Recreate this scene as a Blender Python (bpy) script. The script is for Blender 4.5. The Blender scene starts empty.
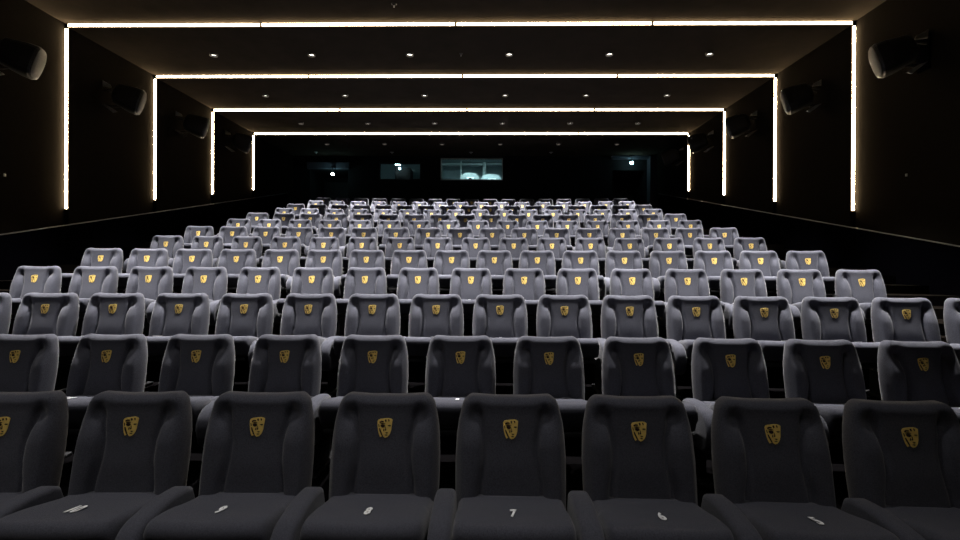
import bpy, bmesh, math, random
from mathutils import Vector, Matrix
random.seed(7)
COL = bpy.context.scene.collection
PI = math.pi

# ------------------------------------------------------------------ helpers
def link(o, parent=None):
    COL.objects.link(o)
    if parent is not None: o.parent = parent
    return o
def tag(o, label=None, cat=None, group=None, kind=None):
    if label: o['label'] = label
    if cat: o['category'] = cat
    if group: o['group'] = group
    if kind: o['kind'] = kind
    return o
def empty(name, loc=(0, 0, 0), rz=0.0):
    o = bpy.data.objects.new(name, None); o.empty_display_size = .1
    o.location = loc; o.rotation_euler = (0, 0, rz)
    return link(o)
def obj(name, bm, mat, parent=None, smooth=False, loc=None, rot=None):
    me = bpy.data.meshes.new(name)
    if isinstance(bm, bmesh.types.BMesh):
        bmesh.ops.recalc_face_normals(bm, faces=bm.faces)
        bm.to_mesh(me); bm.free()
    mats = mat if isinstance(mat, (list, tuple)) else [mat]
    for m in mats: me.materials.append(m)
    if smooth:
        for p in me.polygons: p.use_smooth = True
    o = bpy.data.objects.new(name, me)
    if loc: o.location = loc
    if rot: o.rotation_euler = rot
    return link(o, parent)
def box(bm, x0, x1, y0, y1, z0, z1, bev=0.0, seg=2, M=None, mi=0):
    r = bmesh.ops.create_cube(bm, size=1)
    vs = r['verts']
    for v in vs:
        v.co = Vector((x0 + (v.co.x + .5) * (x1 - x0), y0 + (v.co.y + .5) * (y1 - y0), z0 + (v.co.z + .5) * (z1 - z0)))
        if M is not None: v.co = M @ v.co
    fs = set(f for v in vs for f in v.link_faces)
    for f in fs: f.material_index = mi
    if bev > 0:
        es = list(set(e for v in vs for e in v.link_edges))
        bmesh.ops.bevel(bm, geom=es, offset=bev, segments=seg, affect='EDGES', profile=.5)
    return bm
def cyl(bm, p0, p1, r0, r1=None, n=20, cap=True, mi=0):
    r1 = r0 if r1 is None else r1
    p0, p1 = Vector(p0), Vector(p1); d = (p1 - p0).normalized()
    a = d.orthogonal().normalized(); b = d.cross(a)
    A = [bm.verts.new(p0 + r0 * (math.cos(t) * a + math.sin(t) * b)) for t in [2 * PI * i / n for i in range(n)]]
    B = [bm.verts.new(p1 + r1 * (math.cos(t) * a + math.sin(t) * b)) for t in [2 * PI * i / n for i in range(n)]]
    fs = [bm.faces.new((A[i], A[(i + 1) % n], B[(i + 1) % n], B[i])) for i in range(n)]
    if cap: fs += [bm.faces.new(A[::-1]), bm.faces.new(B)]
    for f in fs: f.material_index = mi
    return bm
def prism(bm, prof, x0, x1, bev=0, seg=2):
    """profile of (y,z) points swept along x"""
    A = [bm.verts.new((x0, y, z)) for y, z in prof]; B = [bm.verts.new((x1, y, z)) for y, z in prof]
    n = len(prof)
    for i in range(n): bm.faces.new((A[i], A[(i + 1) % n], B[(i + 1) % n], B[i]))
    fa, fb = bm.faces.new(A[::-1]), bm.faces.new(B)
    if bev:
        es = list(set(list(fa.edges) + list(fb.edges)))
        bmesh.ops.bevel(bm, geom=es, offset=bev, segments=seg, affect='EDGES', profile=.5, clamp_overlap=True)
    return bm
def lathe(bm, prof, n=28, c=(0, 0, 0), mi=0):
    rings = []
    for r, z in prof:
        rings.append([bm.verts.new((c[0] + r * math.cos(2 * PI * i / n), c[1] + r * math.sin(2 * PI * i / n), c[2] + z)) for i in range(n)])
    for a, b in zip(rings, rings[1:]):
        for i in range(n):
            f = bm.faces.new((a[i], a[(i + 1) % n], b[(i + 1) % n], b[i])); f.material_index = mi
    return bm

# ------------------------------------------------------------------ materials
def mat(name, col, rough=.8, metal=0, spec=.3, sheen=0, noise=0, nscale=40, bump=0, bscale=400, emit=None, estr=0, col2=None, sheen_tint=None):
    m = bpy.data.materials.new(name); m.use_nodes = True
    nt = m.node_tree; b = nt.nodes['Principled BSDF']
    b.inputs['Base Color'].default_value = (*col, 1); b.inputs['Roughness'].default_value = rough
    b.inputs['Metallic'].default_value = metal; b.inputs['Specular IOR Level'].default_value = spec
    if sheen:
        b.inputs['Sheen Weight'].default_value = sheen; b.inputs['Sheen Roughness'].default_value = .45
        b.inputs['Sheen Tint'].default_value = (*(sheen_tint or (1, 1, 1)), 1)
    tc = nt.nodes.new('ShaderNodeTexCoord')
    if noise:
        n = nt.nodes.new('ShaderNodeTexNoise'); n.inputs['Scale'].default_value = nscale; n.inputs['Detail'].default_value = 4
        nt.links.new(tc.outputs['Object'], n.inputs['Vector'])
        r = nt.nodes.new('ShaderNodeValToRGB')
        r.color_ramp.elements[0].position = .3; r.color_ramp.elements[1].position = .7
        lo = col2 or tuple(c * (1 - noise) for c in col); hi = tuple(min(1, c * (1 + noise)) for c in col)
        r.color_ramp.elements[0].color = (*lo, 1); r.color_ramp.elements[1].color = (*hi, 1)
        nt.links.new(n.outputs['Fac'], r.inputs['Fac']); nt.links.new(r.outputs['Color'], b.inputs['Base Color'])
    if bump:
        n2 = nt.nodes.new('ShaderNodeTexNoise'); n2.inputs['Scale'].default_value = bscale; n2.inputs['Detail'].default_value = 2
        nt.links.new(tc.outputs['Object'], n2.inputs['Vector'])
        bp = nt.nodes.new('ShaderNodeBump'); bp.inputs['Strength'].default_value = bump; bp.inputs['Distance'].default_value = .002
        nt.links.new(n2.outputs['Fac'], bp.inputs['Height']); nt.links.new(bp.outputs['Normal'], b.inputs['Normal'])
    if emit:
        b.inputs['Emission Color'].default_value = (*emit, 1); b.inputs['Emission Strength'].default_value = estr
    return m
FAB = mat('charcoal_velour', (.061, .063, .079), .95, spec=.1, sheen=.19, noise=.28, nscale=220, bump=.5, bscale=500)
SHELL = mat('black_plastic', (.012, .012, .013), .6, spec=.3, noise=.2, nscale=60)
LEGM = mat('dark_steel', (.008, .008, .009), .6, metal=.2)
GOLD = mat('gold_embroidery', (.90, .62, .17), .5, spec=.4, noise=.18, nscale=500, bump=.4, bscale=700)
THREAD = mat('dark_brown_thread', (.035, .018, .012), .8, noise=.3, nscale=400)
WHITE = mat('white_stitching', (.93, .93, .93), .6, noise=.06, nscale=300)
WALL = mat('dark_acoustic_fabric', (.010, .0083, .0065), 1, spec=0, noise=.2, nscale=60, bump=.3, bscale=300)
DADO = mat('dark_panel', (.0014, .0014, .0022), 1, spec=0, noise=.2, nscale=8)
CEIL = mat('dark_ceiling_paint', (.036, .029, .022), 1, spec=0, noise=.12, nscale=3)
BACK = mat('black_back_wall', (.010, .010, .011), .9, spec=.15, noise=.2, nscale=12)
CARPET = mat('black_carpet', (.0024, .0022, .0024), 1, spec=0, noise=.35, nscale=150, bump=.6, bscale=300)
AISLE = mat('brown_aisle_carpet', (.005, .0042, .0034), 1, spec=0, noise=.3, nscale=120, bump=.5, bscale=300)
RAIL = mat('brushed_metal', (.32, .31, .29), .42, metal=1, noise=.1, nscale=60)
LED = mat('warm_led_diffuser', (.9, .85, .75), .5, emit=(1.0, .80, .52), estr=28)
LEDW = mat('warm_led_diffuser_wall', (.9, .85, .75), .5, emit=(1.0, .80, .52), estr=70)
LEDH = mat('led_halo_edge', (.3, .23, .15), .6, emit=(1.0, .66, .36), estr=.42)  # faint housing glow painted in for the cream halo beside each strip
DLR = mat('downlight_trim', (.05, .045, .04), .5, noise=.1)
DLL = mat('downlight_lamp', (.9, .9, .9), .5, emit=(1, .93, .82), estr=4)
SPKB = mat('speaker_black', (.012, .011, .011), .45, spec=.5, noise=.2, nscale=30)
SPKG = mat('speaker_grille', (.10, .092, .082), .7, noise=.25, nscale=150, bump=.6, bscale=500)
BRK = mat('grey_bracket', (.45, .43, .39), .5, metal=.3, noise=.15)
BOOTHW = mat('booth_paint', (.19, .24, .25), .9, noise=.08, nscale=5)
PROJW = mat('projector_casing', (.36, .41, .41), .5, noise=.05)
SCREEN = mat('projection_screen', (.75, .75, .75), .9, noise=.02)
CYAN = mat('cyan_lamp', (.8, .95, 1), .5, emit=(.50, .95, 1.0), estr=40)
TUBE = mat('booth_tube', (.9, 1, 1), .5, emit=(.70, .95, 1.0), estr=28)
def glassmat():
    m = bpy.data.materials.new('booth_glass'); m.use_nodes = True; nt = m.node_tree
    nt.nodes.clear(); o = nt.nodes.new('ShaderNodeOutputMaterial'); mx = nt.nodes.new('ShaderNodeMixShader')
    t = nt.nodes.new('ShaderNodeBsdfTransparent'); g = nt.nodes.new('ShaderNodeBsdfGlossy'); g.inputs['Roughness'].default_value = .02
    t.inputs['Color'].default_value = (.9, .97, .97, 1)
    fr = nt.nodes.new('ShaderNodeFresnel'); fr.inputs['IOR'].default_value = 1.45
    nt.links.new(fr.outputs[0], mx.inputs[0]); nt.links.new(t.outputs[0], mx.inputs[1]); nt.links.new(g.outputs[0], mx.inputs[2])
    nt.links.new(mx.outputs[0], o.inputs[0]); return m
GLASS = glassmat()

# ------------------------------------------------------------------ layout (metres; z = 0 is the front floor, camera at x = y = 0)
CH = 1.39
CX, CB, HW, HC = -.484, -.556, 6.637, CH + 4.135
XL, XR = CB - HW, CB + HW
YB = 17.6; YF = -5.0
STRIP = [(8.047 + 2.1688 * k, CH + .9956 + .4636 * k) for k in range(4)]
INS = .072
RAD = 45.35; DY = 1.062; Y1 = 2.146; PITCH = .57; PE = 1.036
def emb_z(k): return CH - .716 if k == 1 else CH - .594 if k == 2 else CH - .367 + .24065 * (k - 3)
def tier(k): return max(0.0, emb_z(k) - .675) if k > 1 else 0.0
def arc(y, x): return y - (RAD - math.sqrt(RAD * RAD - (x - CX) ** 2))

# ---- camera (slight pan to the left, slight roll)
f, pit, yaw, rol = 480.0, -.00228, .0155, .00445
def ray(u, v):
    a, b = u - 480, v - 270
    c, s = math.cos(rol), math.sin(rol); a, b = c * a + s * b, -s * a + c * b
    x, y, z = a / f, 1.0, -b / f
    c, s = math.cos(pit), math.sin(pit); y, z = c * y - s * z, s * y + c * z
    c, s = math.cos(yaw), math.sin(yaw); return Vector((c * x - s * y, s * x + c * y, z))
fw = ray(480, 270).normalized(); rt = (ray(580, 270) - ray(480, 270)).normalized(); up = rt.cross(fw).normalized()
cam = bpy.data.cameras.new('camera'); cam.lens = 18.0; cam.sensor_width = 36; cam.clip_start = .05
co = bpy.data.objects.new('camera', cam); COL.objects.link(co)
co.matrix_world = Matrix(((rt.x, up.x, -fw.x, 0), (rt.y, up.y, -fw.y, 0), (rt.z, up.z, -fw.z, CH), (0, 0, 0, 1)))
bpy.context.scene.camera = co

# ------------------------------------------------------------------ setting
def floor():
    bm = bmesh.new(); N = 36
    xs = [XL + (XR - XL) * i / N for i in range(N + 1)]
    def slab(y0, y1, z0, z1, xs, mi=0, flat0=False, flat1=False):
        g = []
        for x in xs:
            a = y0 if flat0 else arc(y0, x); b = y1 if flat1 else arc(y1, x)
            g.append([bm.verts.new((x, a, z0)), bm.verts.new((x, b, z0)), bm.verts.new((x, b, z1)), bm.verts.new((x, a, z1))])
        for p, q in zip(g, g[1:]):
            for i in range(4):
                fc = bm.faces.new((p[i], p[(i + 1) % 4], q[(i + 1) % 4], q[i])); fc.material_index = mi
        for e in (g[0], g[-1]): fc = bm.faces.new(e); fc.material_index = mi
    for k in range(1, 14):
        y0 = YF if k == 1 else Y1 + DY * (k - 2) + .13
        y1 = YB + 1.6 if k == 13 else Y1 + DY * (k - 1) + .13
        slab(y0, y1, -.4, tier(k), xs, 0, k == 1, k == 13)
    for lo, hi in ((XL, CX - 5.12), (CX + 5.12, XR)):         # steps of the two side aisles
        ax = [lo + (hi - lo) * i / 6 for i in range(7)]
        for k in range(2, 14):
            y0 = Y1 + DY * (k - 2) + .13
            if k > 1: slab(y0 - DY / 2, y0 - .002, tier(k - 1) + .001, (tier(k) + tier(k - 1)) / 2, ax, 1)
            slab(y0, y0 + DY / 2 - .004, tier(k) - .02, tier(k) + .006, ax, 1)
    return tag(obj('floor', bm, [CARPET, AISLE]), kind='structure')
floor()

def side_wall(sgn, name):
    bm = bmesh.new(); X = CB + sgn * HW
    prof = [(YF, 0.0)]
    for y, zb in STRIP: prof += [(y, 0.0), (y, INS)]
    prof += [(YB + 1.6, 0.0)]
    T = .25
    top = [(X - sgn * i, y) for y, i in prof]
    a = [bm.verts.new((x, y, -.4)) for x, y in top]; b = [bm.verts.new((x, y, HC + .3)) for x, y in top]
    c = [bm.verts.new((X + sgn * T, y, -.4)) for x, y in top]; d = [bm.verts.new((X + sgn * T, y, HC + .3)) for x, y in top]
    for i in range(len(top) - 1):
        bm.faces.new((a[i], a[i + 1], b[i + 1], b[i]))
        if abs(top[i][1] - top[i + 1][1]) > 1e-6:
            bm.faces.new((c[i], c[i + 1], d[i + 1], d[i]))
    return tag(obj(name, bm, WALL), kind='structure')
side_wall(-1, 'wall_left'); side_wall(1, 'wall_right')

def ledge_z(y): return CH + .70 + .2185 * (y - 7.98)
def dado(sgn, n):
    bm = bmesh.new(); X = CB + sgn * HW; P = .10; xs = sorted((X, X - sgn * P))
    y0, y1 = 1.0, 16.9
    prof = [(y0, -.4), (y1, -.4), (y1, ledge_z(y1)), (y0, ledge_z(y0))]
    prism(bm, prof, *xs)
    o = tag(obj('trim_%d' % n, bm, DADO), kind='structure')
    bm = bmesh.new(); xs = sorted((X - sgn * (P - .03), X - sgn * (P + .012)))
    prism(bm, [(y0, ledge_z(y0)), (y1, ledge_z(y1)), (y1, ledge_z(y1) + .012), (y0, ledge_z(y0) + .012)], *xs)
    tag(obj('trim_%d' % (n + 2), bm, RAIL), kind='structure')
dado(-1, 1); dado(1, 2)

def ceiling():
    bm = bmesh.new()
    prof = [(YF, 0.0)]
    for y, zb in STRIP: prof += [(y, 0.0), (y, INS)]
    prof += [(YB + .001, 0.0)]
    pts = [(y, HC - i) for y, i in prof] + [(YB + .001, HC + .25), (YF, HC + .25)]
    prism(bm, pts, XL - .25, XR + .25)
    return tag(obj('ceiling', bm, CEIL), kind='structure')
ceiling()

# ---- back wall with two booth windows and two doorways
W1 = (-1.704, .518, CH + 3.278, CH + 4.03); W2 = (-3.968, -2.492, CH + 3.292, CH + 3.86)
D1 = (-6.55, -5.15, tier(13), CH + 3.62); D2 = (4.55, 5.75, tier(13), CH + 3.62)
def back_wall():
    bm = bmesh.new(); y0, y1 = YB, YB + .12
    holes = sorted([W1, W2, D1, D2]); x = XL - .1
    for h in holes:
        box(bm, x, h[0], y0, y1, -.4, HC + .2)
        box(bm, h[0], h[1], y0, y1, h[3], HC + .2)
        if h[2] > -.3: box(bm, h[0], h[1], y0, y1, -.4, h[2])
        x = h[1]
    box(bm, x, XR + .1, y0, y1, -.4, HC + .2)
    tag(obj('wall_back', bm, BACK), kind='structure')
back_wall()
def front_wall():
    b = bmesh.new(); box(b, CB - 5.6, CB + 5.6, YF + .06, YF + .09, 1.0, 5.2); s_ = obj('screen_surface', b, SCREEN)
    t = empty('projection_screen', (0, 0, 0)); tag(t, 'wide white projection screen on the wall behind the camera', 'screen'); s_.parent = t
    b = bmesh.new(); box(b, CB - 5.7, CB + 5.7, YF + .001, YF + .06, .9, 5.3); obj('frame', b, SHELL, t)
    bm = bmesh.new(); box(bm, XL - .2, XR + .2, YF - .15, YF, -.4, HC + .3)
    tag(obj('wall_front', bm, BACK), kind='structure')
front_wall()

# dressing of the openings
def window(n, W):
    bm = bmesh.new(); t = .03; y0, y1 = YB - .015, YB + .135
    box(bm, W[0] - t, W[1] + t, y0, y1, W[2] - t, W[2]); 
    box(bm, W[0] - t, W[1] + t, y0, y1, W[3], W[3] + t)
    box(bm, W[0] - t, W[0], y0, y1, W[2], W[3]); box(bm, W[1], W[1] + t, y0, y1, W[2], W[3])
    o = tag(obj('window_%d' % n, bm, BRK if n == 1 else SHELL), kind='structure')
    g = bmesh.new(); box(g, W[0], W[1], YB + .05, YB + .056, W[2], W[3]); obj('pane', g, GLASS, o)
window(1, W1); window(2, W2)

# booth: lit room behind the large window, dim cell behind the small one (one shell of walls)
def shell_room(name, x0, x1, y0, y1, z0, z1, m):
    t = .06
    for nm, a in (('left', (x0 - t, x0, y0, y1, z0, z1)), ('right', (x1, x1 + t, y0, y1, z0, z1)), ('rear', (x0 - t, x1 + t, y1, y1 + t, z0 - t, z1 + t)),
                  ('base', (x0 - t, x1 + t, y0, y1, z0 - t, z0)), ('top', (x0 - t, x1 + t, y0, y1, z1, z1 + t))):
        bm = bmesh.new(); box(bm, *a)
        tag(obj('%s_%s' % (name, nm), bm, m), kind='structure')
BF = CH + 2.35
shell_room('wall_booth', -1.95, .80, YB + .121, YB + 3.2, BF, CH + 4.45, BOOTHW)
shell_room('wall_cell', -4.30, -2.20, YB + .121, YB + 1.5, BF, CH + 4.45, mat('cell_paint', (.30, .38, .40), .9, noise=.1))
def vestibule(nm, D):
    bm = bmesh.new(); t = .06; y0, y1 = YB + .121, YB + 1.5
    box(bm, D[0] - t, D[0], y0, y1, D[2], D[3] + t); box(bm, D[1], D[1] + t, y0, y1, D[2], D[3] + t)
    box(bm, D[0] - t, D[1] + t, y0, y1, D[3], D[3] + t); box(bm, D[0] - t, D[1] + t, y1, y1 + t, D[2], D[3] + t)
    tag(obj(nm, bm, BACK), kind='structure')
vestibule('wall_lobby_left', D1); vestibule('wall_lobby_right', D2)
# door leaves at the back of the lobbies
def door(n, D):
    bm = bmesh.new(); y = YB + 1.42
    box(bm, D[0] + .05, D[1] - .05, y, y + .05, D[2] + .01, D[2] + 2.05, .006)
    o = tag(obj('door_%d' % n, bm, SHELL), kind='structure')
    h = bmesh.new(); cyl(h, (D[0] + .2, y - .04, D[2] + .9), (D[0] + .2, y - .04, D[2] + 1.2), .012); obj('door_handle', h, RAIL, o)
door(1, D1); door(2, D2)
# projecting bulkhead beside the right doorway (its pale corner catches the lamp)
bm = bmesh.new(); box(bm, 5.80, XR - .005, 17.25, YB - .001, tier(13) + .001, HC - .05)
tag(obj('trim_5', bm, mat('blue_grey_paint', (.05, .055, .07), .8, noise=.1)), kind='structure')
for n, (x0, x1, z0, z1, yy) in enumerate(((-6.62, -5.08, CH + 3.64, CH + 3.88, 17.45), (4.48, 5.79, CH + 4.00, HC - .02, 17.40))):
    bm = bmesh.new(); box(bm, x0, x1, yy, YB - .001, z0, z1, .01)
    tag(obj('trim_%d' % (6 + n), bm, bpy.data.materials['blue_grey_paint']), kind='structure')

# ------------------------------------------------------------------ booth equipment
def projector(x, y, label, s=1.0):
    t = empty('film_projector', (x, y, BF + .002)); tag(t, label, 'projector', 'booth projectors')
    b = bmesh.new()                                        # arched casing
    prof = [(-.42, .55), (-.42, 1.12)] + [(-.42 * math.cos(a), 1.12 + .22 * math.sin(a)) for a in [PI * i / 12 for i in range(1, 12)]] + [(.42, 1.12), (.42, .55)]
    A = [b.verts.new((p[0] * s, -.35, p[1])) for p in prof]; B = [b.verts.new((p[0] * s, .55, p[1])) for p in prof]; n = len(prof)
    for i in range(n): b.faces.new((A[i], A[(i + 1) % n], B[(i + 1) % n], B[i]))
    b.faces.new(A); b.faces.new(B); obj('casing', b, PROJW, t)
    b = bmesh.new(); box(b, -.13 * s, .2 * s, -.38, -.345, .80, 1.16, .01); obj('front_panel', b, mat('panel_white', (.9, .95, .95), .4, noise=.05), t)
    b = bmesh.new(); cyl(b, (.03, -.48, 1.05), (.03, -.38, 1.05), .07, .06); obj('lens', b, SHELL, t)
    b = bmesh.new(); box(b, -.3 * s, .3 * s, -.25, .45, .0, .55, .01); obj('pedestal', b, SHELL, t)
    return t
projector(-.70, 18.75, 'white arched projector housing behind the lit booth window, left of the two', .85)
projector(.13, 19.0, 'white boxy projector behind the lit booth window, right of the two', .95)
def duct(x, y, w, label):
    t = empty('exhaust_duct', (x, y, CH + 4.40)); tag(t, label, 'duct', 'booth ducts')
    b = bmesh.new(); cyl(b, (0, 0, -1.05), (0, 0, 0), w, w); obj('pipe', b, PROJW, t, True)
    b = bmesh.new(); cyl(b, (0, 0, -.62), (0, 0, -.56), w * 1.25); obj('collar', b, BRK, t, True)
duct(-1.10, 19.7, .035, 'thin pale duct rising behind the lit booth window, left of the arched housing')
duct(-.14, 19.85, .07, 'thick pale duct rising behind the lit booth window, between the projectors')
b = bmesh.new(); box(b, -1.9, .75, 19.95, 20.05, CH + 4.32, CH + 4.39, .01)
tag(obj('cable_tray', b, PROJW), 'pale horizontal cable tray high at the back of the lit projection booth', 'tray')
b = bmesh.new(); box(b, -1.93, .78, 20.2, 20.5, CH + 3.42, CH + 3.46); box(b, -1.93, .78, 20.2, 20.5, CH + 3.55, CH + 3.575)
box(b, -1.4, -1.36, 20.2, 20.5, BF + .002, CH + 3.42); box(b, .5, .54, 20.2, 20.5, BF + .002, CH + 3.42)
tag(obj('equipment_rack', b, PROJW), 'long pale shelf rack along the back of the lit projection booth', 'rack')
b = bmesh.new(); box(b, -1.33, -1.12, 18.3, 18.6, BF + .002, CH + 3.36, .01); box(b, -1.30, -1.15, 18.28, 18.3, CH + 3.2, CH + 3.34, mi=1)
tag(obj('equipment_cabinet', b, [PROJW, SHELL]), 'slim pale cabinet in lower left of the lit booth window', 'cabinet')
b = bmesh.new(); box(b, -1.6, .55, 18.0, 18.15, CH + 4.38, CH + 4.449, .01); box(b, -1.5, .5, 18.02, 18.13, CH + 4.35, CH + 4.38, mi=1)
tl = tag(obj('tube_light', b, [BRK, TUBE]), 'long white tube light on the ceiling of the projection booth', 'light')
for nm_, lx, ly, sx, pw in (('tube_glow', -.5, 18.07, 2.0, 45),):
    L = bpy.data.lights.new(nm_, 'AREA'); L.shape = 'RECTANGLE'; L.size = sx; L.size_y = .11; L.energy = pw; L.color = (.72, .95, 1.0)
    o = bpy.data.objects.new(nm_, L); o.location = (lx, ly, CH + 4.34); COL.objects.link(o); o.parent = tl
# small projector in the dim cell
t = empty('digital_projector', (-3.25, 18.4, BF)); tag(t, 'dark projector with glowing lens behind the small booth window', 'projector')
b = bmesh.new(); box(b, -.3, .3, -.1, .5, .95, 1.5, .02); obj('body', b, SHELL, t)
b = bmesh.new(); cyl(b, (-.12, -.13, 1.47), (-.12, -.1, 1.47), .045); obj('lens', b, mat('lens_glow', (.6, .9, 1), .4, emit=(.55, .9, 1), estr=8), t)
b = bmesh.new(); box(b, -.25, .25, .0, .6, 0, .95, .02); obj('pedestal', b, SHELL, t)
b = bmesh.new(); box(b, -3.80, -3.28, 17.95, 18.05, CH + 3.93, CH + 3.97, .008); box(b, -3.48, -3.3, 17.94, 18.04, CH + 3.90, CH + 3.93, mi=1)
cyl(b, (-3.6, 18.0, CH + 3.96), (-3.6, 18.0, CH + 4.449), .012)
tag(obj('lamp', b, [BRK, TUBE]), 'small cold white lamp above the projector in the dim booth window', 'lamp')
def cyan(x, y, z, ty, label):
    t = empty('emergency_lamp', (x, y, z)); tag(t, label, 'lamp', 'cyan lamps over the rear doors')
    b = bmesh.new(); bmesh.ops.create_uvsphere(b, u_segments=16, v_segments=10, radius=.055); obj('globe', b, CYAN, t, True)
    b = bmesh.new(); cyl(b, (0, 0, .05), (0, 0, .235), .012); box(b, -.05, .05, 0, ty - y + .002, .235, .265); obj('fixture', b, SPKB, t)
cyan(-5.62, 17.30, CH + 3.41, 17.45, 'round cyan-white lamp over the rear door at the left of the photo')
cyan(5.147, 17.28, CH + 3.82, 17.40, 'round cyan-white lamp over the rear door at the right of the photo')

# ------------------------------------------------------------------ led strips
ordw = ['nearest', 'second', 'third', 'farthest']
segx = [XL + .045, CX - 3.355, CX - .065, CX + 3.215, XR - .045]
segn = ['leftmost piece', 'inner left piece', 'inner right piece', 'rightmost piece']
for k, (y, zb) in enumerate(STRIP):
    for s in range(4):
        t = empty('ceiling_led_strip', ((segx[s] + segx[s + 1]) / 2, y, HC - .036))
        tag(t, 'warm white LED strip across the ceiling, %s of the %s bar' % (segn[s], ordw[k]), 'light', 'ceiling LED strips')
        L = (segx[s + 1] - segx[s]) / 2
        b = bmesh.new(); box(b, -L + .012, L - .012, -.006, .004, -.034, .034); obj('housing', b, LEDH, t)
        b = bmesh.new(); box(b, -L + .022, L - .022, -.0078, -.0055, -.021, .021); obj('diffuser', b, LED, t)
    for sg, nm in ((-1, 'left'), (1, 'right')):
        z1 = HC - .085
        t = empty('wall_led_strip', (CB + sg * (HW - .036), y, zb))
        tag(t, 'upright warm white LED strip on the %s wall, %s from the camera' % (nm, ordw[k]), 'light', 'wall LED strips')
        b = bmesh.new(); box(b, -.034, .034, -.006, .004, -.01, z1 - zb); obj('housing', b, LEDH, t)
        b = bmesh.new(); box(b, -.021, .021, -.0078, -.0055, 0, z1 - zb - .01); obj('diffuser', b, LEDW, t)

# ------------------------------------------------------------------ downlights
def ceil_z(y):
    pr = None
    e = [YF] + [s[0] for s in STRIP] + [YB + .001]
    for i in range(5):
        if e[i] <= y <= e[i + 1]:
            return HC - (0 if i == 0 else INS * (e[i + 1] - y) / (e[i + 1] - e[i]))
dx = [-5.27, -3.38, -1.497, .396, 2.292, 4.178]
rows = {9.14: 'row between the first two light bars', 11.29: 'row between the second and third light bars', 13.45: 'row between the third and fourth light bars', 15.64: 'row behind the last light bar'}
posn = ['leftmost', 'second from left', 'third from left', 'third from right', 'second from right', 'rightmost']
b = bmesh.new(); lathe(b, [(.078, 0), (.078, -.010), (.072, -.040), (.066, -.040), (.062, -.004)], 24); DL_R = obj('trim_ring', b, DLR)
b = bmesh.new(); lathe(b, [(.0001, -.0035), (.06, -.0035), (.062, -.004), (.062, -.0015), (.0001, -.0015)], 24); DL_L = obj('lamp', b, DLL)
used = False
SPOT = {}
def spot(y, x, z, power, ang=60, blend=.7):
    L = bpy.data.lights.new('downlight_beam', 'SPOT'); L.energy = power; L.spot_size = math.radians(ang); L.spot_blend = blend
    L.shadow_soft_size = .05; L.color = (1.0, .965, .94)
    o = bpy.data.objects.new('beam', L); o.location = (0, 0, -.045); return o
# power per downlight row (the two frontmost are unseen fill added for the front seats)
POW = {.50: 140, 2.66: 115, 4.82: 2350, 6.98: 2000, 9.14: 2100, 11.29: 2600, 13.45: 3200, 15.64: 2700}
for y, pw in POW.items():
    for i, x in enumerate(dx):
        if y < 3 and i not in (1, 2, 3): continue
        t = empty('downlight', (x, y, ceil_z(y)))
        lab = 'small ceiling downlight, %s in the %s' % (posn[i], rows[y]) if y in rows else 'unseen small round recessed ceiling downlight above the front seats'
        tag(t, lab, 'light', 'ceiling downlights' if y in rows else 'downlights above the front seats')
        for src in (DL_R, DL_L):
            c = src.copy(); c.parent = t; COL.objects.link(c)
        s = spot(y, x, 0, pw); s.parent = t; COL.objects.link(s)
bpy.data.objects.remove(DL_R); bpy.data.objects.remove(DL_L)
# little far fittings on the last bit of ceiling and sprinklers
def puck(name, x, y, r, label, cat, m, group=None, h=.03):
    t = empty(name, (x, y, ceil_z(y) + .004)); tag(t, label, cat, group)
    b = bmesh.new(); lathe(b, [(.0001, -h), (r * .45, -h), (r * .6, -h * .6), (r, -.006), (r, 0)], 18); obj('cover', b, m, t, True)
    b = bmesh.new(); lathe(b, [(.0001, -h - .03), (r * .2, -h - .028), (r * .2, -h + .004)], 12); obj('nozzle', b, BRK, t, True)
puck('sprinkler', -1.478, 7.486, .045, 'small dark sprinkler in front of the nearest ceiling light bar', 'sprinkler', DLR)
puck('sprinkler', -.522, 9.145, .03, 'tiny sprinkler between the two middle downlights of the nearest row', 'sprinkler', DLR)
for i, (x, n) in enumerate(((-6.1, 'leftmost'), (-3.398, 'second from left'), (-.599, 'second from right'), (2.224, 'rightmost'))):
    puck('smoke_detector', x, 16.96, .07, 'pale round ceiling detector by the rear wall, %s of four' % n, 'detector', BRK, 'detectors by the rear wall')

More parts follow.
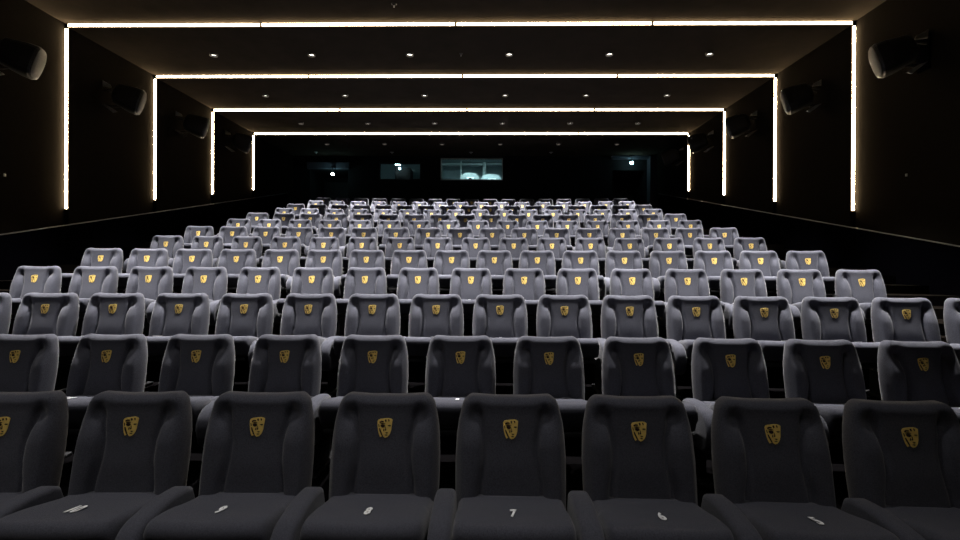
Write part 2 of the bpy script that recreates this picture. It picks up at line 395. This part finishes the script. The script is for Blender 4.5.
# ------------------------------------------------------------------ wall speakers
def speaker(x, y, z, sg, label):
    """sg = +1 on the right wall: aims to -x, a little back and down"""
    t = empty('wall_speaker', (x, y, z)); tag(t, label, 'speaker', 'wall speakers')
    aim = Vector((-sg * math.cos(math.radians(30)), math.sin(math.radians(30)), -.30)).normalized()
    q = aim.to_track_quat('Y', 'Z').to_matrix().to_4x4()
    def ring(w, h, d, n=28, p=3.0, top=0):
        r = []
        for i in range(n):
            a = 2 * PI * i / n; c, s = math.cos(a), math.sin(a)
            k = (abs(c) ** p + abs(s) ** p) ** (-1 / p)
            r.append(q @ Vector((.94 * w * c * k, d, .93 * h * s * k + top)))
        return r
    def loft(rs, cap=True):
        b = bmesh.new(); R = [[b.verts.new(v) for v in r] for r in rs]; n = len(R[0])
        for a, c in zip(R, R[1:]):
            for i in range(n): b.faces.new((a[i], a[(i + 1) % n], c[(i + 1) % n], c[i]))
        if cap: b.faces.new(R[0]); b.faces.new(R[-1])
        return b
    obj('cabinet', loft([ring(.11, .13, -.27), ring(.17, .20, -.22), ring(.21, .25, .02), ring(.215, .255, .13), ring(.205, .245, .155)]), SPKB, t)
    obj('grille', loft([ring(.20, .24, .154), ring(.195, .235, .175), ring(.14, .17, .195), ring(.05, .06, .203)]), SPKG, t, True)
    wx = (CB + sg * HW) - x - sg * .002
    b = bmesh.new(); box(b, min(wx - sg * .02, wx), max(wx - sg * .02, wx), -.10, .10, -.20, .30, .004); obj('wall_plate', b, DADO, t)
    for zz, s2 in ((.15, -1), (.15, 1), (-.12, -1), (-.12, 1)):
        b = bmesh.new(); p0 = Vector((wx - sg * .02, s2 * .06, zz)); p1 = q @ Vector((0, -.10, .20 if zz > 0 else -.20)); cyl(b, p0, p1, .012); obj('bracket_arm', b, SPKB, t)
    for tri in ([(0, .34), (.01, .22), (.19, .20), (.16, .25)], [(0, -.10), (.12, -.14), (.30, -.255), (.22, -.27)]):
        b = bmesh.new(); v = [(wx - sg * (.015 + d), -.085, z_) for d, z_ in tri]
        A = [b.verts.new(a) for a in v]; B = [b.verts.new((a[0], a[1] + .015, a[2])) for a in v]; n = len(v)
        b.faces.new(A); b.faces.new(B)
        for i in range(n): b.faces.new((A[i], A[(i + 1) % n], B[(i + 1) % n], B[i]))
        obj('gusset', b, BRK, t)
near = ['nearest the camera', 'second from the camera', 'third from the camera', 'farthest along']
for i, (y, zr) in enumerate(((6.80, 2.99), (8.88, 3.14), (10.95, 3.26), (13.02, 3.42))):
    for sg, nm in ((-1, 'left'), (1, 'right')):
        speaker(CB + sg * (HW - (.47 if sg > 0 else .52)), y, CH + zr, sg, 'black surround speaker on a bracket on the %s wall, %s' % (nm, near[i]))
speaker(CB + HW - .46, 14.95, CH + 3.47, 1, 'small dark surround speaker in the rear corner, beyond the last right-hand upright strip')
for sg, nm, y, z in ((1, 'right', 7.06, 1.389), (-1, 'left', 7.03, 1.364)):
    x = CB + sg * HW; b = bmesh.new(); box(b, min(x, x - sg * .02), max(x, x - sg * .02), y - .014, y + .014, CH + z - .02, CH + z + .02, .006)
    tag(obj('wall_fitting', b, BRK), 'tiny pale fitting low on the %s wall near the photo edge' % nm, 'fitting')

# ------------------------------------------------------------------ seat
ZT = .808
def lean(z): return (z - .675) * .20
def half_w(z):
    pts = [(.30, .232), (.45, .236), (.55, .237), (.64, .233), (.70, .226), (.76, .212), (ZT, .200)]
    for (a, b), (c, d) in zip(pts, pts[1:]):
        if z <= c: return b + (d - b) * (z - a) / (c - a)
    return pts[-1][1]
def g(x, s): return math.exp(-(x / s) ** 2)
def sm(a, b, x):
    t = max(0, min(1, (x - a) / (b - a))); return t * t * (3 - 2 * t)
def backrest_bm():
    bm = bmesh.new(); NX, NZ = 56, 48; rc, r, T = .045, .036, .085
    zb = .31
    def outline(z):
        w = half_w(z)
        if z > ZT - rc: w = w - rc + math.sqrt(max(0, rc * rc - (z - (ZT - rc)) ** 2))
        return w
    zs = []
    for j in range(NZ + 1):
        t = j / NZ; zs.append(zb + (ZT - zb) * (1 - (1 - t) ** 1.5))
    def pt(i, j, back):
        z = zs[j]; w = outline(z)
        u = -1 + 2 * i / NX; u = math.sin(u * PI / 2) * .35 + u * .65
        x = w * u; ax = abs(x)
        zz = z + .007 * sm(.05, .19, ax) * sm(.70, ZT, z)
        d = min(w - ax, ZT - z) if j < NZ else 0
        rr = r if not back else .028
        d = max(0.0, d)
        roll = rr * (1 - math.sqrt(1 - ((rr - d) / rr) ** 2)) if d < rr else 0
        if back: return Vector((x, lean(z) + T - roll, zz))
        c = .112 + .016 * sm(.60, .72, z) + .018 * sm(.56, .40, z)
        lower = 1 - sm(.60, .745, z)                 # wings end under the head cushion
        edge = min(1, d / .03)
        side = max(0, ax - c); ww = max(.01, w - c)
        wing = .030 * math.sin(min(1, side / ww) * PI) ** .6 * lower if ax > c else 0
        crease = .022 * g(ax - c, .010) * (1 - sm(.70, .765, z))
        pocket = .024 * g(ax - (c + .022), .026) * g(z - .722, .036) + .006 * g(ax - (c + .012), .02) * g(z - .765, .03)
        head = .004 * g(z - .795, .035)
        lumbar = .006 * g(z - .52, .08) * (1 - ax / w)
        rel = (wing - crease - pocket + head + lumbar) * edge
        return Vector((x, lean(z) - rel + roll, zz))
    F = [[bm.verts.new(pt(i, j, False)) for i in range(NX + 1)] for j in range(NZ + 1)]
    B = [[bm.verts.new(pt(i, j, True)) for i in range(NX + 1)] for j in range(NZ + 1)]
    for G in (F, B):
        for j in range(NZ):
            for i in range(NX): bm.faces.new((G[j][i], G[j][i + 1], G[j + 1][i + 1], G[j + 1][i]))
    for j in range(NZ):
        bm.faces.new((F[j][0], F[j + 1][0], B[j + 1][0], B[j][0])); bm.faces.new((F[j][NX], F[j + 1][NX], B[j + 1][NX], B[j][NX]))
    for i in range(NX):
        bm.faces.new((F[0][i], F[0][i + 1], B[0][i + 1], B[0][i])); bm.faces.new((F[NZ][i], F[NZ][i + 1], B[NZ][i + 1], B[NZ][i]))
    return bm
def cushion_bm():
    bm = bmesh.new(); NX = 24; W = .226
    prof = []            # (y,z) outline, from back top forward, round the nose, and back underneath
    for t in [i / 14 for i in range(15)]:
        y = -.045 - .35 * t; prof.append((y, .425 + .057 * sm(0, 1, t) ** .9))
    for a in [PI / 2 - (PI * .62) * i / 9 for i in range(1, 10)]:
        prof.append((-.395 - .042 * math.cos(a), .440 + .042 * math.sin(a)))
    prof += [(-.415, .36), (-.40, .33), (-.25, .325), (-.045, .325)]
    n = len(prof); cy, cz = -.23, .39
    cols = []
    for i in range(NX + 1):
        u = -1 + 2 * i / NX; x = W * (math.sin(u * PI / 2) * .4 + u * .6); d = W - abs(x); r = .03
        k = 0 if d >= r else r * (1 - math.sqrt(max(0, 1 - ((r - d) / r) ** 2)))
        ring = []
        for (y, z) in prof:
            v = Vector((y - cy, z - cz)); L = v.length
            dy = .010 * (x / W) ** 2 if y < -.35 else 0           # nose bows outward in the middle
            dip = .005 * g(x, .10) * g(y + .25, .12) if z > .43 else 0
            ring.append(bm.verts.new((x, y + dy + (k * .8 if y < cy else -k * .3) , z - (k * .9 if z > cz else -k * .5) - dip)))
        cols.append(ring)
    for a, c in zip(cols, cols[1:]):
        for i in range(n): bm.faces.new((a[i], a[(i + 1) % n], c[(i + 1) % n], c[i]))
    bm.faces.new(cols[0]); bm.faces.new(cols[-1][::-1])
    return bm
def armrest_bm():
    bm = bmesh.new(); NX = 12; W = .043
    prof = [(-.10, .452)] + [(-.10 - .24 * t, .452 + .010 * math.sin(t * PI)) for t in (.2, .4, .6, .8, 1)]
    for a in [PI / 2 - (PI / 2) * i / 8 for i in range(1, 9)]:
        prof.append((-.34 - .12 * math.cos(a), .342 + .11 * math.sin(a)))
    prof += [(-.455, .30), (-.44, .24), (-.40, .21), (-.08, .21), (-.06, .25), (-.05, .38), (-.07, .438)]
    n = len(prof); cols = []
    for i in range(NX + 1):
        u = -1 + 2 * i / NX; x = W * math.sin(u * PI / 2); d = W - abs(x); r = .024
        k = 0 if d >= r else r * (1 - math.sqrt(max(0, 1 - ((r - d) / r) ** 2)))
        ring = [bm.verts.new((x, y + (k if y < -.2 else -k) * .6, z + (-k if z > .34 else k) * .9)) for y, z in prof]
        cols.append(ring)
    for a, c in zip(cols, cols[1:]):
        for i in range(n): bm.faces.new((a[i], a[(i + 1) % n], c[(i + 1) % n], c[i]))
    bm.faces.new(cols[0]); bm.faces.new(cols[-1][::-1])
    return bm
def emblem_bm():
    """gold embroidered mask: faces forward, drawn about the emblem centre (x right, z up)"""
    bm = bmesh.new()
    def poly(pts, y, mi, th=.0025):
        A = [bm.verts.new((px, y + lean(.675 + pz) - .0, pz)) for px, pz in pts]
        B = [bm.verts.new((px, y + th + lean(.675 + pz), pz)) for px, pz in pts]
        n = len(pts); fs = [bm.faces.new(A), bm.faces.new(B[::-1])]
        for i in range(n): fs.append(bm.faces.new((A[i], A[(i + 1) % n], B[(i + 1) % n], B[i])))
        for fc in fs: fc.material_index = mi
    S = .00073
    def P(l): return [((x - 52) * S * .98, (60 - y) * S) for x, y in l]
    # silhouette (units: 0..100 wide, 0..120 tall)
    poly(P([(6, 22), (12, 12), (24, 8), (40, 6), (56, 4), (74, 3), (88, 6), (97, 12), (95, 30), (93, 50), (91, 72), (86, 90), (78, 104), (68, 113), (56, 116), (46, 110), (42, 98), (36, 108), (26, 112), (18, 96), (12, 74), (8, 50)]), 0, 0)
    y = -.0012
    D = lambda l: poly(P(l), y, 1, .0014)
    D([(25, 44), (33, 39), (47, 40), (54, 46), (50, 55), (40, 58), (30, 54)])
    D([(22, 36), (34, 31), (50, 33), (56, 38), (46, 37), (32, 38)])                 # left eye, large and dark
    D([(68, 45), (76, 42), (88, 43), (88, 48), (78, 50)])                            # right eye
    D([(56, 48), (60, 60), (62, 72), (54, 76), (52, 70), (56, 66)])                            # nose shadow
    D([(56, 86), (64, 84), (74, 86), (66, 91)])
    D([(52, 100), (62, 97), (72, 99), (64, 103)])                            # mouth
    D([(18, 60), (24, 62), (32, 80), (40, 98), (36, 106), (28, 90), (20, 74)])                 # shadow down the left cheek
    D([(18, 24), (30, 18), (44, 20), (46, 26), (32, 26), (22, 32)])                            # curls
    D([(50, 12), (58, 10), (62, 20), (56, 26), (52, 20)])
    D([(70, 10), (76, 9), (80, 18), (76, 24), (72, 18)])
    D([(12, 38), (16, 36), (20, 52), (16, 56)])
    D([(46, 62), (50, 64), (48, 78), (42, 76)])
    return bm
def shell_bm():
    bm = bmesh.new()
    prof = [(lean(.30) + .083, .30), (lean(.72) + .083, .72), (lean(.72) + .097, .715), (lean(.30) + .11, .30), (lean(.25) + .09, .25), (lean(.25) + .02, .25)]
    prism(bm, prof, -.205, .205, .008, 2); return bm
def pan_bm():
    bm = bmesh.new(); box(bm, -.20, .20, -.40, -.05, .285, .324, .012); return bm
def leg_bm():
    bm = bmesh.new(); box(bm, -.022, .022, -.30, -.02, .02, .215, .006); box(bm, -.04, .04, -.36, .05, 0, .022, .006); return bm

proto = {}
t0 = empty('prototype')
proto['backrest'] = obj('backrest', backrest_bm(), FAB, t0, True)
proto['emblem'] = obj('emblem', emblem_bm(), [GOLD, THREAD], t0)
proto['cushion'] = obj('seat_cushion', cushion_bm(), FAB, t0, True)
proto['armrest'] = obj('armrest', armrest_bm(), FAB, t0, True)
proto['shell'] = obj('back_shell', shell_bm(), SHELL, t0)
proto['pan'] = obj('seat_pan', pan_bm(), SHELL, t0)
proto['leg'] = obj('leg', leg_bm(), LEGM, t0)
def number_mesh(n):
    c = bpy.data.curves.new('seat_number', 'FONT'); c.body = str(n); c.size = .105; c.align_x = 'CENTER'; c.align_y = 'CENTER'
    c.extrude = .0012; c.offset = .0035; c.resolution_u = 3
    o = bpy.data.objects.new('tmp', c); COL.objects.link(o); dg = bpy.context.evaluated_depsgraph_get()
    me = bpy.data.meshes.new_from_object(o.evaluated_get(dg)); bpy.data.objects.remove(o)
    me.name = 'seat_number'; me.materials.clear(); me.materials.append(WHITE)
    for v in me.vertices: v.co.x = v.co.x * .47
    return me
nums = {n: number_mesh(n) for n in range(1, 18)}

rown = ['front', 'second', 'third', 'fourth', 'fifth', 'sixth', 'seventh', 'eighth', 'ninth', 'tenth', 'eleventh', 'twelfth', 'rearmost']
words = ['', 'first', 'second', 'third', 'fourth', 'fifth', 'sixth', 'seventh', 'eighth', 'ninth', 'tenth', 'eleventh', 'twelfth', 'thirteenth', 'fourteenth', 'fifteenth', 'sixteenth', 'seventeenth']
JIT = {6: .001, 7: -.001, 8: .005, 9: -.001, 10: -.004, 11: .002, 12: .002}
OFF = [0, .022, .011, .028, .006, .006, .004, -.006, -.003, -.009, .003, -.016, 0, -.015]
EMB_OFF = Vector((0, -.0035, .675))
for k in range(1, 14):
    n = 17 if k % 2 else 16; pitch = PITCH * (1 if k % 2 else PE)
    lo, hi = {1: (5, 12), 2: (3, 13), 3: (1, 16)}.get(k, (0, n - 1))
    yk = Y1 + DY * (k - 1)
    for i in range(lo, hi + 1):
        s = (i - (n - 1) / 2) * pitch + (JIT.get(i, 0) if k == 1 else 0) + OFF[k]
        ph = s / RAD; x = CX + RAD * math.sin(ph); y = yk - RAD * (1 - math.cos(ph))
        num = (16 if k == 1 else n) - i
        t = empty('cinema_seat', (x, y, tier(k)), ph * -1.0)
        j = i - lo + 1; cnt = hi - lo + 1
        if k == 1:
            lab = 'charcoal front-row cinema seat numbered %d on its cushion' % num if 5 <= num <= 10 else 'charcoal front-row cinema seat cut off by the %s edge of the photo' % ('left' if i == lo else 'right')
        else:
            if j * 2 <= cnt + 1: pos = '%s from the left' % words[j] if j > 1 else 'leftmost'
            else:
                r_ = cnt - j + 1; pos = '%s from the right' % words[r_] if r_ > 1 else 'rightmost'
            if k in (2, 3): lab = 'charcoal seat with gold emblem, %s in view, %s row from the front' % (pos, rown[k - 1])
            elif k == 13: lab = 'grey seat showing mostly its top, %s in the rearmost row' % pos
            elif k == 12: lab = 'grey seat showing mostly its top, %s in the last-but-one row' % pos
            else: lab = 'charcoal seat with gold emblem, %s, %s row from the front' % (pos, rown[k - 1])
        tag(t, lab, 'seat', 'rows of auditorium seats')
        def put(src, parent, loc=(0, 0, 0), name=None):
            c = src.copy(); c.parent = parent; c.location = loc; COL.objects.link(c)
            return c
        tilt = .0
        bk = put(proto['backrest'], t); bk.scale = (1.04 if k % 2 else 1, 1, 1)
        put(proto['emblem'], bk, (0, -.003, .675))
        cu = put(proto['cushion'], t, (0, 0, -.022 if k == 1 else .004))
        nm = bpy.data.objects.new('seat_number', nums[num]); nm['label'] = 'white number %d' % num
        nm.location = (0, -.30, .474); nm.rotation_euler = (-.16, 0, 0); COL.objects.link(nm); nm.parent = cu
        put(proto['shell'], t); put(proto['pan'], t)
        put(proto['armrest'], t, (pitch / 2, 0, 0)); put(proto['leg'], t, (pitch / 2, 0, 0))
        if i == lo:
            put(proto['armrest'], t, (-pitch / 2, 0, 0)); put(proto['leg'], t, (-pitch / 2, 0, 0))
for o in list(t0.children): bpy.data.objects.remove(o)
bpy.data.objects.remove(t0)

# ------------------------------------------------------------------ world and view
w = bpy.data.worlds.new('world'); bpy.context.scene.world = w; w.use_nodes = True
w.node_tree.nodes['Background'].inputs[0].default_value = (.5, .55, .7, 1); w.node_tree.nodes['Background'].inputs[1].default_value = .0
vs = bpy.context.scene.view_settings
vs.view_transform = 'Standard'; vs.look = 'None'; vs.exposure = 0; vs.gamma = 1; vs.use_curve_mapping = False
